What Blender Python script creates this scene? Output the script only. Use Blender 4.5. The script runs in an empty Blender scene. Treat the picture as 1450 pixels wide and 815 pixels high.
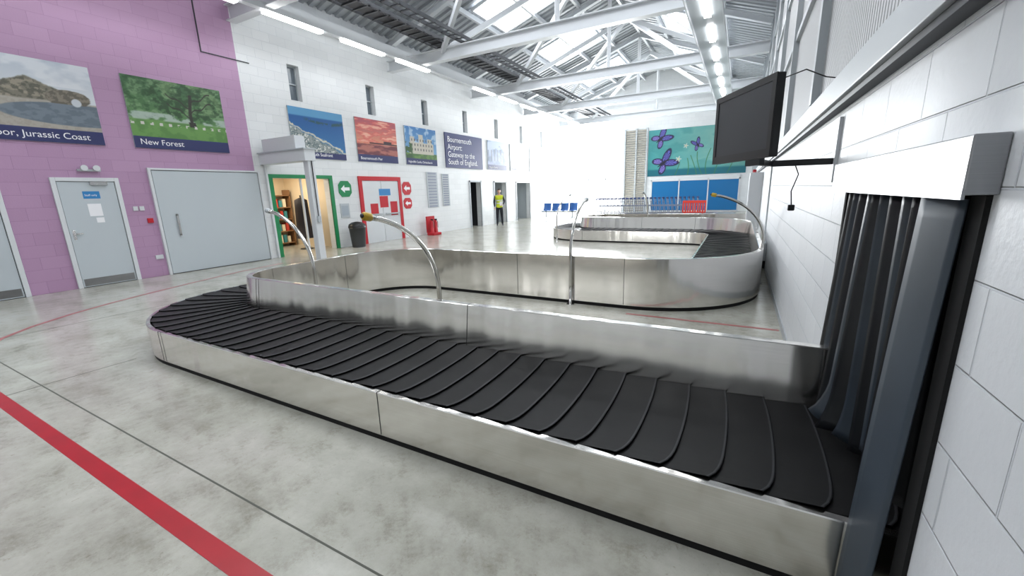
import bpy, bmesh, math, random, bisect
import numpy as np
from mathutils import Vector, Matrix
random.seed(4); np.random.seed(4)
scene=bpy.context.scene
try:
    scene.view_settings.view_transform='Standard'
    scene.view_settings.look='None'
except Exception as e: print(e)
scene.view_settings.exposure=0.18

# ------------------------------------------------------------ helpers
def lin(c):
    return tuple(((x/255.)/12.92 if x/255.<=0.04045 else ((x/255.+0.055)/1.055)**2.4) for x in c)
def C(r,g,b): return lin((r,g,b))+(1.,)
_m={}
def mat(name,col=(200,200,200),rough=0.5,metal=0.,emit=0.,noise=0.,nscale=8.,bump=0.,spec=0.5):
    if name in _m: return _m[name]
    m=bpy.data.materials.new(name); m.use_nodes=True; _m[name]=m
    nt=m.node_tree; b=nt.nodes['Principled BSDF']
    c=C(*col)
    b.inputs['Base Color'].default_value=c
    b.inputs['Roughness'].default_value=rough; b.inputs['Metallic'].default_value=metal
    b.inputs['Specular IOR Level'].default_value=spec
    if emit>0:
        b.inputs['Emission Color'].default_value=c; b.inputs['Emission Strength'].default_value=emit
    if noise>0 or bump>0:
        tc=nt.nodes.new('ShaderNodeTexCoord'); n=nt.nodes.new('ShaderNodeTexNoise')
        n.inputs['Scale'].default_value=nscale; n.inputs['Detail'].default_value=4
        nt.links.new(tc.outputs['Object'],n.inputs['Vector'])
        if noise>0:
            r=nt.nodes.new('ShaderNodeMapRange'); r.inputs['From Min'].default_value=.3; r.inputs['From Max'].default_value=.7
            r.inputs['To Min'].default_value=1-noise; r.inputs['To Max'].default_value=1.
            mx=nt.nodes.new('ShaderNodeVectorMath'); mx.operation='SCALE'; mx.inputs[0].default_value=c[:3]
            nt.links.new(n.outputs['Fac'],r.inputs['Value']); nt.links.new(r.outputs['Result'],mx.inputs['Scale'])
            nt.links.new(mx.outputs['Vector'],b.inputs['Base Color'])
        if bump>0:
            bp=nt.nodes.new('ShaderNodeBump'); bp.inputs['Strength'].default_value=bump; bp.inputs['Distance'].default_value=.01
            nt.links.new(n.outputs['Fac'],bp.inputs['Height']); nt.links.new(bp.outputs['Normal'],b.inputs['Normal'])
    return m
def block_mat(name,col,mort,bw=.45,rh=.225,strength=.5,axis='Y'):
    m=bpy.data.materials.new(name); m.use_nodes=True; nt=m.node_tree; b=nt.nodes['Principled BSDF']
    tc=nt.nodes.new('ShaderNodeTexCoord'); sp=nt.nodes.new('ShaderNodeSeparateXYZ'); cb=nt.nodes.new('ShaderNodeCombineXYZ')
    nt.links.new(tc.outputs['Object'],sp.inputs[0]); nt.links.new(sp.outputs[axis],cb.inputs['X']); nt.links.new(sp.outputs['Z'],cb.inputs['Y'])
    br=nt.nodes.new('ShaderNodeTexBrick'); br.inputs['Scale'].default_value=1.
    br.inputs['Brick Width'].default_value=bw; br.inputs['Row Height'].default_value=rh
    br.inputs['Mortar Size'].default_value=.005; br.inputs['Mortar Smooth'].default_value=.7
    br.inputs['Color1'].default_value=C(*col); br.inputs['Color2'].default_value=C(*[max(0,x-6) for x in col]); br.inputs['Mortar'].default_value=C(*mort)
    nt.links.new(cb.outputs[0],br.inputs['Vector'])
    n=nt.nodes.new('ShaderNodeTexNoise'); n.inputs['Scale'].default_value=40.; n.inputs['Detail'].default_value=5
    nt.links.new(tc.outputs['Object'],n.inputs['Vector'])
    b1=nt.nodes.new('ShaderNodeBump'); b1.invert=True; b1.inputs['Strength'].default_value=strength; b1.inputs['Distance'].default_value=.006
    nt.links.new(br.outputs['Fac'],b1.inputs['Height'])
    b2=nt.nodes.new('ShaderNodeBump'); b2.inputs['Strength'].default_value=.4; b2.inputs['Distance'].default_value=.004
    nt.links.new(n.outputs['Fac'],b2.inputs['Height']); nt.links.new(b1.outputs[0],b2.inputs['Normal'])
    nt.links.new(b2.outputs[0],b.inputs['Normal']); nt.links.new(br.outputs['Color'],b.inputs['Base Color'])
    b.inputs['Roughness'].default_value=.45
    return m
def link(o):
    scene.collection.objects.link(o); return o
def empty(name,loc=(0,0,0)):
    e=bpy.data.objects.new(name,None); e.location=loc; e.empty_display_size=.1; return link(e)
def par(o,p):
    if p is not None:
        o.parent=p; o.matrix_parent_inverse=Matrix.Translation(p.location).inverted() if p.type=='EMPTY' else Matrix.Identity(4)
    return o
def obj(name,verts,faces,mt=None,p=None,smooth=False,mats=None,fm=None):
    me=bpy.data.meshes.new(name); me.from_pydata([tuple(v) for v in verts],[],faces); me.update()
    o=link(bpy.data.objects.new(name,me))
    if mats:
        for x in mats: me.materials.append(x)
        if fm is not None: me.polygons.foreach_set('material_index',fm)
    elif mt: me.materials.append(mt)
    if smooth: me.polygons.foreach_set('use_smooth',[True]*len(me.polygons))
    return par(o,p)
BF=[(0,3,2,1),(4,5,6,7),(0,1,5,4),(1,2,6,5),(2,3,7,6),(3,0,4,7)]
def bv(x,y,z):
    return [(x[0],y[0],z[0]),(x[1],y[0],z[0]),(x[1],y[1],z[0]),(x[0],y[1],z[0]),(x[0],y[0],z[1]),(x[1],y[0],z[1]),(x[1],y[1],z[1]),(x[0],y[1],z[1])]
def box(name,x,y,z,mt,p=None,bevel=0.):
    o=obj(name,bv(sorted(x),sorted(y),sorted(z)),BF,mt,p)
    if bevel>0:
        md=o.modifiers.new('bevel','BEVEL'); md.width=bevel; md.segments=2; md.limit_method='ANGLE'
    return o
def boxes(name,lst,mt,p=None,bevel=0.,mats=None,fmi=None):
    V=[];Fc=[];fm=[]
    for i,(x,y,z) in enumerate(lst):
        n=len(V); V+=bv(sorted(x),sorted(y),sorted(z)); Fc+=[tuple(a+n for a in f) for f in BF]
        fm+=[fmi[i] if fmi else 0]*6
    o=obj(name,V,Fc,mt,p,mats=mats,fm=fm if mats else None)
    if bevel>0:
        md=o.modifiers.new('bevel','BEVEL'); md.width=bevel; md.segments=2; md.limit_method='ANGLE'
    return o
def tube(name,pts,r,mt,p=None,seg=10,cyc=False):
    pts=[Vector(q) for q in pts]; V=[];Fc=[]
    n=len(pts); rs=r if isinstance(r,(list,tuple)) else [r]*n
    up=None
    for i,q in enumerate(pts):
        a=pts[max(0,i-1)]; b=pts[min(n-1,i+1)]
        t=(b-a).normalized()
        if up is None:
            up=Vector((0,0,1)) if abs(t.z)<.9 else Vector((1,0,0))
        s=t.cross(up).normalized(); up=s.cross(t).normalized()
        for k in range(seg):
            an=2*math.pi*k/seg; V.append(q+s*math.cos(an)*rs[i]+up*math.sin(an)*rs[i])
    for i in range(n-1):
        for k in range(seg):
            k2=(k+1)%seg; Fc.append((i*seg+k,i*seg+k2,(i+1)*seg+k2,(i+1)*seg+k))
    Fc.append(tuple(range(seg))); Fc.append(tuple(reversed(range((n-1)*seg,n*seg))))
    o=obj(name,V,Fc,mt,p)
    me=o.data
    me.polygons.foreach_set('use_smooth',[len(f.vertices)==4 for f in me.polygons])
    return o
def beam(name,a,b,w,h,mt,p=None):
    a=Vector(a);b=Vector(b);t=(b-a).normalized();up=Vector((0,0,1)) if abs(t.z)<.95 else Vector((1,0,0))
    s=t.cross(up).normalized();u=s.cross(t)
    V=[]
    for q in (a,b):
        for (i,j) in ((-1,-1),(1,-1),(1,1),(-1,1)): V.append(q+s*i*w/2+u*j*h/2)
    return obj(name,V,[(0,1,2,3),(7,6,5,4),(0,4,5,1),(1,5,6,2),(2,6,7,3),(3,7,4,0)],mt,p)
def ibeam(name,a,b,w,h,mt,p=None,tf=.03):
    a=Vector(a);b=Vector(b);t=(b-a).normalized();up=Vector((0,0,1)) if abs(t.z)<.95 else Vector((1,0,0))
    s=t.cross(up).normalized();u=s.cross(t); V=[];Fc=[]
    for (x0,x1,y0,y1) in ((-w/2,w/2,-h/2,-h/2+tf),(-w/2,w/2,h/2-tf,h/2),(-.012,.012,-h/2+tf,h/2-tf)):
        n=len(V)
        for q in (a,b):
            for (i,j) in ((x0,y0),(x1,y0),(x1,y1),(x0,y1)): V.append(q+s*i+u*j)
        Fc+=[tuple(n+k for k in f) for f in [(0,1,2,3),(7,6,5,4),(0,4,5,1),(1,5,6,2),(2,6,7,3),(3,7,4,0)]]
    return obj(name,V,Fc,mt,p)
def cyl(name,c,r,z0,z1,mt,p=None,seg=24,r2=None):
    r2=r if r2 is None else r2
    return tube(name,[(c[0],c[1],z0),(c[0],c[1],z1)],[r,r2],mt,p,seg)
def text(body,size,loc,rot,mt,p=None,name='lettering',ext=.002,align='LEFT'):
    cu=bpy.data.curves.new(name,'FONT'); cu.body=body; cu.size=size; cu.extrude=ext; cu.align_x=align
    cu.materials.append(mt); o=link(bpy.data.objects.new(name,cu)); o.location=loc; o.rotation_euler=rot
    bpy.context.view_layer.update()
    me=bpy.data.meshes.new_from_object(o.evaluated_get(bpy.context.evaluated_depsgraph_get()))
    mw=o.matrix_world.copy(); bpy.data.objects.remove(o)
    me.transform(mw); q=link(bpy.data.objects.new(name,me))
    return par(q,p)
RL=(math.pi/2,0,math.pi/2)
def wall_cells(name,plane,pos,th,u,z,holes,mt):
    us=sorted(set([u[0],u[1]]+[h[0] for h in holes]+[h[1] for h in holes])); us=[a for a in us if u[0]<=a<=u[1]]
    zs=sorted(set([z[0],z[1]]+[h[2] for h in holes]+[h[3] for h in holes])); zs=[a for a in zs if z[0]<=a<=z[1]]
    L=[]
    for i in range(len(us)-1):
        run=None
        for j in range(len(zs)-1):
            cu=(us[i]+us[i+1])/2; cz=(zs[j]+zs[j+1])/2
            hole=any(h[0]<cu<h[1] and h[2]<cz<h[3] for h in holes)
            if hole:
                if run: L.append(((us[i],us[i+1]),tuple(run))); run=None
            else:
                run=[zs[j],zs[j+1]] if run is None else [run[0],zs[j+1]]
        if run: L.append(((us[i],us[i+1]),tuple(run)))
    if plane=='x': lst=[((pos,pos+th),a,b) for a,b in L]
    else: lst=[(a,(pos,pos+th),b) for a,b in L]
    return boxes(name,lst,mt)
def recalc(o):
    bm=bmesh.new(); bm.from_mesh(o.data); bmesh.ops.recalc_face_normals(bm,faces=bm.faces[:]); bm.to_mesh(o.data); bm.free()

# ------------------------------------------------------------ materials
M_white=block_mat('painted_blockwork_white',(226,228,229),(202,206,209))
M_purple=block_mat('painted_blockwork_purple',(182,146,178),(165,128,162))
M_whiteR=block_mat('painted_blockwork_right',(222,225,228),(209,213,218),strength=.9)
M_whiteX=block_mat('painted_blockwork_end',(228,230,231),(208,212,215),axis='X')
M_roofw=mat('white_painted_steel',(210,213,216),.4)
M_grey=mat('light_grey_paint',(180,186,190),.4)
M_dgrey=mat('dark_grey_metal',(60,62,66),.5,metal=.3)
M_black=mat('black_plastic',(14,14,16),.35)
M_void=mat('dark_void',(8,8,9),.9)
M_chrome=mat('polished_handle',(200,200,200),.2,metal=1.)
M_navy=mat('navy_print',(50,56,104),.4)
M_txt=mat('white_print',(240,240,243),.5)
M_red=mat('red_paint',(190,22,38),.45)
M_redtape=mat('red_floor_tape',(176,14,32),.35,noise=.15,nscale=6)
M_green=mat('green_paint',(20,130,78),.45)
M_yellow=mat('yellow_plastic',(200,166,50),.4)
M_door=mat('door_grey_paint',(190,198,203),.4)
M_frame=mat('door_frame_paint',(214,217,220),.4)
M_blue=mat('blue_seat_plastic',(40,96,165),.4)
M_joint=mat('floor_joint',(92,93,86),.9)
M_lampE=mat('led_diffuser',(255,255,255),.4,emit=9.)
M_sky=mat('rooflight_polycarbonate',(246,250,255),.4,emit=9.5)

def steel(name,base=(232,229,225),rough=.17,aniso=.5,wave=.5):
    m=bpy.data.materials.new(name); m.use_nodes=True; nt=m.node_tree; b=nt.nodes['Principled BSDF']
    b.inputs['Metallic'].default_value=1.; b.inputs['Anisotropic'].default_value=aniso
    tg=nt.nodes.new('ShaderNodeTangent'); tg.direction_type='RADIAL'; tg.axis='Z'
    nt.links.new(tg.outputs[0],b.inputs['Tangent'])
    tc=nt.nodes.new('ShaderNodeTexCoord'); mp=nt.nodes.new('ShaderNodeMapping'); mp.inputs['Scale'].default_value=(2,2,420)
    n=nt.nodes.new('ShaderNodeTexNoise'); n.inputs['Scale'].default_value=1.; n.inputs['Detail'].default_value=3
    nt.links.new(tc.outputs['Object'],mp.inputs[0]); nt.links.new(mp.outputs[0],n.inputs['Vector'])
    cr=nt.nodes.new('ShaderNodeMapRange'); cr.inputs['From Min'].default_value=.2; cr.inputs['From Max'].default_value=.8
    cr.inputs['To Min'].default_value=.9; cr.inputs['To Max'].default_value=1.03
    nt.links.new(n.outputs['Fac'],cr.inputs['Value'])
    b.inputs['Roughness'].default_value=rough
    vm=nt.nodes.new('ShaderNodeVectorMath'); vm.operation='SCALE'; vm.inputs[0].default_value=lin(base)
    nt.links.new(cr.outputs[0],vm.inputs['Scale']); nt.links.new(vm.outputs[0],b.inputs['Base Color'])
    if wave>0:   # sheet-metal waviness, constant over the panel height
        m2=nt.nodes.new('ShaderNodeMapping'); m2.inputs['Scale'].default_value=(3.6,3.6,.15)
        w=nt.nodes.new('ShaderNodeTexNoise'); w.inputs['Scale'].default_value=1.; w.inputs['Detail'].default_value=1.5
        nt.links.new(tc.outputs['Object'],m2.inputs[0]); nt.links.new(m2.outputs[0],w.inputs['Vector'])
        bp=nt.nodes.new('ShaderNodeBump'); bp.inputs['Strength'].default_value=wave; bp.inputs['Distance'].default_value=.05
        nt.links.new(w.outputs['Fac'],bp.inputs['Height']); nt.links.new(bp.outputs[0],b.inputs['Normal'])
    return m
M_steel=steel('brushed_stainless_steel')
M_steelH=steel('brushed_stainless_hood',(150,151,153),.3,.3,0)
M_steel2=steel('brushed_stainless_tube',(205,204,200),.18,0.,0)
M_seam=mat('steel_panel_seam',(80,80,80),.4,metal=.8)

def rubber():
    m=bpy.data.materials.new('black_rubber_slats'); m.use_nodes=True; nt=m.node_tree; b=nt.nodes['Principled BSDF']
    tc=nt.nodes.new('ShaderNodeTexCoord'); n=nt.nodes.new('ShaderNodeTexNoise'); n.inputs['Scale'].default_value=3.; n.inputs['Detail'].default_value=8; n.inputs['Roughness'].default_value=.7
    nt.links.new(tc.outputs['Object'],n.inputs['Vector'])
    r=nt.nodes.new('ShaderNodeValToRGB'); r.color_ramp.elements[0].position=.35; r.color_ramp.elements[0].color=C(12,12,13); r.color_ramp.elements[1].position=.75; r.color_ramp.elements[1].color=C(27,27,28)
    nt.links.new(n.outputs['Fac'],r.inputs[0]); nt.links.new(r.outputs[0],b.inputs['Base Color'])
    q=nt.nodes.new('ShaderNodeMapRange'); q.inputs['To Min'].default_value=.36; q.inputs['To Max'].default_value=.58
    nt.links.new(n.outputs['Fac'],q.inputs['Value']); nt.links.new(q.outputs[0],b.inputs['Roughness'])
    b.inputs['Specular IOR Level'].default_value=.22
    return m
M_rubber=rubber()
M_lipshine=mat('slat_lip_highlight',(44,44,47),.5,spec=.4)  # same rubber, painted lighter as the highlight along each lip
M_edgeshade=mat('slat_edge_shade',(4,4,4),.9,spec=.05)  # same rubber, painted near-black as shade in the gaps between slats

def floor_mat():
    m=bpy.data.materials.new('polished_concrete'); m.use_nodes=True; nt=m.node_tree; b=nt.nodes['Principled BSDF']
    tc=nt.nodes.new('ShaderNodeTexCoord')
    def nz(s,d,ro=.6,dist=0.):
        n=nt.nodes.new('ShaderNodeTexNoise'); n.inputs['Scale'].default_value=s; n.inputs['Detail'].default_value=d; n.inputs['Roughness'].default_value=ro; n.inputs['Distortion'].default_value=dist
        nt.links.new(tc.outputs['Object'],n.inputs['Vector']); return n
    a=nz(1.1,12,.74); c=nz(4.5,9,.8); g=nz(26,6,.8,.6)
    r=nt.nodes.new('ShaderNodeValToRGB'); e=r.color_ramp.elements
    e[0].position=.32; e[0].color=C(142,140,128); e[1].position=.66; e[1].color=C(194,193,183)
    k=e.new(.48); k.color=C(173,172,161)
    nt.links.new(a.outputs['Fac'],r.inputs[0])
    def ramp(n,p0,c0,p1):
        q=nt.nodes.new('ShaderNodeValToRGB'); q.color_ramp.elements[0].position=p0; q.color_ramp.elements[0].color=c0; q.color_ramp.elements[1].position=p1; q.color_ramp.elements[1].color=(1,1,1,1)
        nt.links.new(n.outputs['Fac'],q.inputs[0]); return q
    r2=ramp(c,.30,(.66,.64,.60,1),.48); r3=ramp(g,.30,(.72,.69,.64,1),.41)
    def mul(x,y):
        mx=nt.nodes.new('ShaderNodeMix'); mx.data_type='RGBA'; mx.blend_type='MULTIPLY'; mx.inputs[0].default_value=1.
        nt.links.new(x,mx.inputs[6]); nt.links.new(y,mx.inputs[7]); return mx.outputs[2]
    nt.links.new(mul(mul(r.outputs[0],r2.outputs[0]),r3.outputs[0]),b.inputs['Base Color'])
    q=nt.nodes.new('ShaderNodeMapRange'); q.inputs['From Min'].default_value=.3; q.inputs['From Max'].default_value=.7; q.inputs['To Min'].default_value=.28; q.inputs['To Max'].default_value=.11
    nt.links.new(a.outputs['Fac'],q.inputs['Value']); nt.links.new(q.outputs[0],b.inputs['Roughness'])
    bp=nt.nodes.new('ShaderNodeBump'); bp.inputs['Strength'].default_value=.05; bp.inputs['Distance'].default_value=.01
    nt.links.new(c.outputs['Fac'],bp.inputs['Height']); nt.links.new(bp.outputs[0],b.inputs['Normal'])
    return m
M_floor=floor_mat()
def paint_mat():
    m=bpy.data.materials.new('printed_poster'); m.use_nodes=True; nt=m.node_tree; b=nt.nodes['Principled BSDF']
    a=nt.nodes.new('ShaderNodeAttribute'); a.attribute_name='Col'; nt.links.new(a.outputs['Color'],b.inputs['Base Color']); b.inputs['Roughness'].default_value=.35
    return m
M_print=paint_mat()

# ------------------------------------------------------------ camera
f=584.
v1=Vector((325,145.5,-f)).normalized(); v2=Vector((-1095,102.5,-f)).normalized()
Xr=-v2; Zr=Xr.cross(v1).normalized(); Yr=Zr.cross(Xr)
R=Matrix((Xr,Yr,Zr)).to_4x4()
cam=bpy.data.cameras.new('camera'); co=link(bpy.data.objects.new('camera',cam))
co.matrix_world=Matrix.Translation((0,0,1.6))@R
cam.sensor_fit='HORIZONTAL'; cam.sensor_width=36.; cam.lens=36.*f/1450.; cam.clip_start=.02; cam.clip_end=300
scene.camera=co

# ------------------------------------------------------------ room shell
XL=-11.3; XR=.53; YB=-6.; YF=30.
box('floor',(XL-3,XR+1.6),(YB-.3,YF+6),(-.2,0),M_floor)
winy=[8.05+2.79*i for i in range(8)]
holesW=[(y,y+.36,4.3,5.23) for y in winy]+[(7.14,8.95,-1,2.17),(16.75,17.65,-1,2.12),(19.0,20.2,-1,2.12),(21.45,23.2,-1,2.12)]
wall_cells('wall_left_white','x',XL-.25,.25,(6.7,YF),(0,7.0),holesW,M_white)
wall_cells('wall_left_purple','x',XL-.25,.25,(0.,6.7),(0,7.0),[],M_purple)
wall_cells('wall_left_rear','x',XL-.25,.25,(YB,0.),(0,7.0),[],M_white)
wall_cells('wall_right','x',XR,.2,(YB,YF),(0,2.2),[(1.5,2.95,-1,1.56),(15.35,16.75,-1,1.4)],M_whiteR)
def clad():
    m=bpy.data.materials.new('perforated_cladding'); m.use_nodes=True; nt=m.node_tree; b=nt.nodes['Principled BSDF']
    tc=nt.nodes.new('ShaderNodeTexCoord'); w=nt.nodes.new('ShaderNodeTexWave'); w.wave_type='BANDS'; w.bands_direction='Y'; w.inputs['Scale'].default_value=6.
    nt.links.new(tc.outputs['Object'],w.inputs['Vector'])
    v=nt.nodes.new('ShaderNodeTexVoronoi'); v.inputs['Scale'].default_value=40; v.inputs['Randomness'].default_value=0.
    nt.links.new(tc.outputs['Object'],v.inputs['Vector'])
    r=nt.nodes.new('ShaderNodeValToRGB'); r.color_ramp.elements[0].position=.25; r.color_ramp.elements[0].color=C(130,132,134); r.color_ramp.elements[1].position=.35; r.color_ramp.elements[1].color=C(188,190,192)
    nt.links.new(v.outputs['Distance'],r.inputs[0]); nt.links.new(r.outputs[0],b.inputs['Base Color'])
    bp=nt.nodes.new('ShaderNodeBump'); bp.inputs['Strength'].default_value=.6; bp.inputs['Distance'].default_value=.02
    nt.links.new(w.outputs['Color'],bp.inputs['Height']); nt.links.new(bp.outputs[0],b.inputs['Normal']); b.inputs['Roughness'].default_value=.5
    return m
M_clad=clad()
L=[]; y=YB
while y<YF:
    L.append(((XR-.02,XR+.2),(y+.015,min(y+2.6,YF)-.015),(2.24,7.1))); y+=2.6
boxes('wall_right_cladding',L,M_clad)
boxes('trim_cladding_posts',[((XR-.08,XR-.02),(y-.05,y+.05),(2.24,7.0)) for y in [YB+.1+2.6*i for i in range(14)]]+[((XR-.06,XR-.02),(YB,YF),(z,z+.08)) for z in (3.4,4.6,5.6)],M_grey)
wall_cells('wall_far','y',YF,.3,(XL,XR),(0,7.0),[(-11.1,-7.4,-1,5.6)],M_whiteX)
wall_cells('wall_back','y',YB-.3,.3,(XL,XR),(0,7.0),[],M_whiteX)
for nm,yy in (('wall_far_gable',YF+.05),('wall_back_gable',YB-.05)):
    obj(nm,[(XL-.2,yy,6.8),(XR+.2,yy,6.8),(XR+.2,yy,7.1),(-4.9,yy,9.2),(XL-.2,yy,7.05)],[(0,1,2,3,4)],M_whiteX)
W=empty('window_1',(-9.15,YF,0))
boxes('mullions',[((x-.03,x+.03),(YF+.05,YF+.12),(0,5.6)) for x in (-11.06,-9.85,-8.6,-7.43)]+[((-11.1,-7.4),(YF+.05,YF+.12),(z-.03,z+.03)) for z in (.03,2.3,5.57)],M_grey,W)
M_slot=mat('slot_glass',(105,115,123),.15)
for i,y in enumerate(winy):
    w=empty('window_%d'%(i+2),(XL,y+.18,4.76))
    box('pane',(XL-.2,XL-.19),(y,y+.36),(4.3,5.23),M_slot,w)
    boxes('frame',[((XL-.19,XL-.15),(y,y+.03),(4.3,5.23)),((XL-.19,XL-.15),(y+.33,y+.36),(4.3,5.23)),((XL-.19,XL-.15),(y,y+.36),(4.3,4.33)),((XL-.19,XL-.15),(y,y+.36),(5.2,5.23)),((XL-.19,XL-.15),(y,y+.36),(4.74,4.77))],M_grey,w)
for k,(a,b,mt) in enumerate([(16.75,17.65,M_dgrey),(19.0,20.2,M_grey),(21.45,23.2,M_grey)]):
    boxes('trim_corridor_recess_%d'%(k+1),[((XL-1.6,XL-1.5),(a-.2,b+.2),(0,2.4)),((XL-1.5,XL-.25),(a-.2,a-.1),(0,2.4)),((XL-1.5,XL-.25),(b+.1,b+.2),(0,2.4)),((XL-1.6,XL-.25),(a-.2,b+.2),(2.3,2.4))],mt)
    boxes('door_frame_trim_%d'%(k+1),[((XL-.02,XL+.03),(a-.07,a),(0,2.19)),((XL-.02,XL+.03),(b,b+.07),(0,2.19)),((XL-.02,XL+.03),(a-.07,b+.07),(2.12,2.19))],M_grey)

# ------------------------------------------------------------ roof
RX,RZ=-4.9,9.0; ZL=6.85; ZRr=6.95
M_deck=mat('corrugated_roof_deck',(166,170,174),.45)
def deck(name,xa,za,xb,zb):
    V=[];Fc=[]; pr=[(0,0),(.14,0),(.17,.07),(.27,.07)]; y=YB; row=[]
    while y<YF+.3:
        for dy,dz in pr: row.append((y+dy,dz))
        y+=.3
    for (yy,dz) in row:
        V.append((xa,yy,za+dz)); V.append((xb,yy,zb+dz))
    for i in range(len(row)-1): Fc.append((2*i,2*i+1,2*i+3,2*i+2))
    return obj(name,V,Fc,M_deck)
deck('ceiling',XL-.3,ZL,RX,RZ); deck('ceiling_slope_right',RX,RZ,XR+.3,ZRr)
def zs(x): return ZL+(RZ-ZL)*(x-XL)/(RX-XL) if x<RX else RZ+(ZRr-RZ)*(x-RX)/(XR-RX)
trY=[-3.9,1.4,6.7,12.0,17.2,22.5,27.8]
for i,y in enumerate(trY):
    T=empty('roof_truss',(RX,y,6))
    ibeam('bottom_chord',(XL+.05,y,6.0),(XR-.09,y,6.0),.24,.36,M_roofw,T)
    ibeam('top_chord_left',(XL+.05,y,zs(XL)-.2),(RX,y,RZ-.2),.18,.22,M_roofw,T)
    ibeam('top_chord_right',(RX,y,RZ-.2),(XR-.09,y,ZRr-.2),.18,.22,M_roofw,T)
    tube('king_post',[(RX,y,6.17),(RX,y,RZ-.3)],.07,M_roofw,T)
for i in range(len(trY)-1):
    y0,y1=trY[i],trY[i+1]; ym=(y0+y1)/2
    Bq=empty('roof_bracing',(RX,ym,7.5))
    beam('brace_3',(-8.9,y0,6.1),(RX,ym,RZ-.3),.12,.16,M_roofw,Bq); beam('brace_4',(-.9,y0,6.1),(RX,ym,RZ-.3),.12,.16,M_roofw,Bq)
    beam('brace_5',(RX,ym,RZ-.3),(-8.9,y1,6.1),.12,.16,M_roofw,Bq); beam('brace_6',(RX,ym,RZ-.3),(-.9,y1,6.1),.12,.16,M_roofw,Bq)
boxes('roof_purlins',[((x-.05,x+.05),(YB,YF),(zs(x)-.16,zs(x)-.01)) for x in (-10.2,-8.8,-7.4,-6.1,-4.9,-3.6,-2.3,-1.0)],M_roofw)
for i in range(len(trY)):
    y0=trY[i]+1.4; y1=y0+2.4
    if y1>YF: continue
    for side,(xa,xb) in enumerate([(-8.6,-6.3),(-3.4,-1.2)]):
        K=empty('rooflight',((xa+xb)/2,(y0+y1)/2,zs((xa+xb)/2)))
        V=[(xa,y0,zs(xa)-.03),(xb,y0,zs(xb)-.03),(xb,y1,zs(xb)-.03),(xa,y1,zs(xa)-.03)]
        obj('pane',V,[(0,3,2,1)],M_sky,K)
        for (p,q) in ((0,1),(1,2),(2,3),(3,0),):
            beam('kerb',Vector(V[p])-Vector((0,0,.03)),Vector(V[q])-Vector((0,0,.03)),.08,.08,M_roofw,K)
        for j in (1,2):
            yy=y0+(y1-y0)*j/3; beam('glazing_bar',(xa,yy,zs(xa)-.05),(xb,yy,zs(xb)-.05),.04,.05,M_roofw,K)
S=empty('lighting_trunking',(-9.8,12,5.8))
box('trunk',(-9.88,-9.72),(0,29.5),(5.76,5.9),M_roofw,S)
boxes('hanger_brackets',[((-9.84,-9.76),(y-.03,y+.03),(5.82,5.9)) for y in (1.4,6.7,12,17.2,22.5,27.8)],M_grey,S)
boxes('diffusers',[((-9.88,-9.72),(y,y+1.5),(5.70,5.76)) for y in (2.4,4.5,6.6,8.74,10.83,15.2,17.3,19.4,21.6,23.7,25.8)],M_lampE,S)
S=empty('lighting_trunking',(-1.1,12,5.8))
box('trunk',(-1.5,-.75),(0,29.5),(5.8,5.82),M_grey,S)
boxes('sides',[((-1.52,-1.5),(0,29.5),(5.70,5.82)),((-.75,-.73),(0,29.5),(5.70,5.82))],M_roofw,S)
boxes('diffusers',[((-1.18,-1.02),(y,y+1.3),(5.74,5.8)) for y in [3.0+2.1*i for i in range(12)]],M_lampE,S)
S=empty('cable_ladder',(-8.9,12,6.35))
L=[((-9.3,-9.26),(3,29),(6.3,6.4)),((-8.7,-8.66),(3,29),(6.3,6.4)),((-8.3,-8.26),(3,29),(6.3,6.4)),((-8.0,-7.96),(3,29),(6.3,6.4))]
y=3.1
while y<29: L.append(((-9.3,-8.66),(y,y+.05),(6.3,6.33))); L.append(((-8.3,-7.96),(y,y+.04),(6.3,6.33))); y+=.35
boxes('rails_and_rungs',L,M_dgrey,S)
boxes('cables',[((-9.2,-8.8),(3,29),(6.33,6.38))],mat('cable_black',(30,30,34),.6),S)
boxes('wall_left_gutter_trim',[((XL,XL+.35),(YB,YF),(6.35,6.6))],M_roofw)

# ------------------------------------------------------------ right wall ledge
D=empty('dado_trunking',(XR,10,2.16))
box('trunk_body',(XR-.08,XR-.001),(YB,26),(2.075,2.225),M_grey,D,.006)
box('underside_channel',(XR-.055,XR-.001),(YB,26),(2.045,2.075),M_dgrey,D)

# ------------------------------------------------------------ carousel path
def arc(cx,cy,r,a0,a1,n=22):
    return [(cx+r*math.cos(math.radians(a0+(a1-a0)*i/n)),cy+r*math.sin(math.radians(a0+(a1-a0)*i/n))) for i in range(n+1)]
path=[(1.5,2.19)]+arc(-4.95,3.29,1.10,-90,-180)+arc(-4.45,4.48,1.60,180,90)+arc(-1.25,7.10,1.02,-90,0)+arc(-1.25,12.05,1.02,0,90)+arc(-4.3,14.15,1.08,-90,-180)+arc(-4.3,15.0,1.08,180,90)+[(1.5,16.08)]
P=[Vector((a,b)) for a,b in path]; S_=[0.]
for i in range(1,len(P)): S_.append(S_[-1]+(P[i]-P[i-1]).length)
def tang(i):
    a=P[max(0,i-1)];b=P[min(len(P)-1,i+1)]
    if i>0 and i<len(P)-1:
        t=((P[i]-P[i-1]).normalized()+(P[i+1]-P[i]).normalized())
        l0=(P[i]-P[i-1]).length;l1=(P[i+1]-P[i]).length
        if l0>3*l1: t=P[i]-P[i-1]
        elif l1>3*l0: t=P[i+1]-P[i]
        return t.normalized()
    return (b-a).normalized()
TT=[tang(i) for i in range(len(P))]
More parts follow.
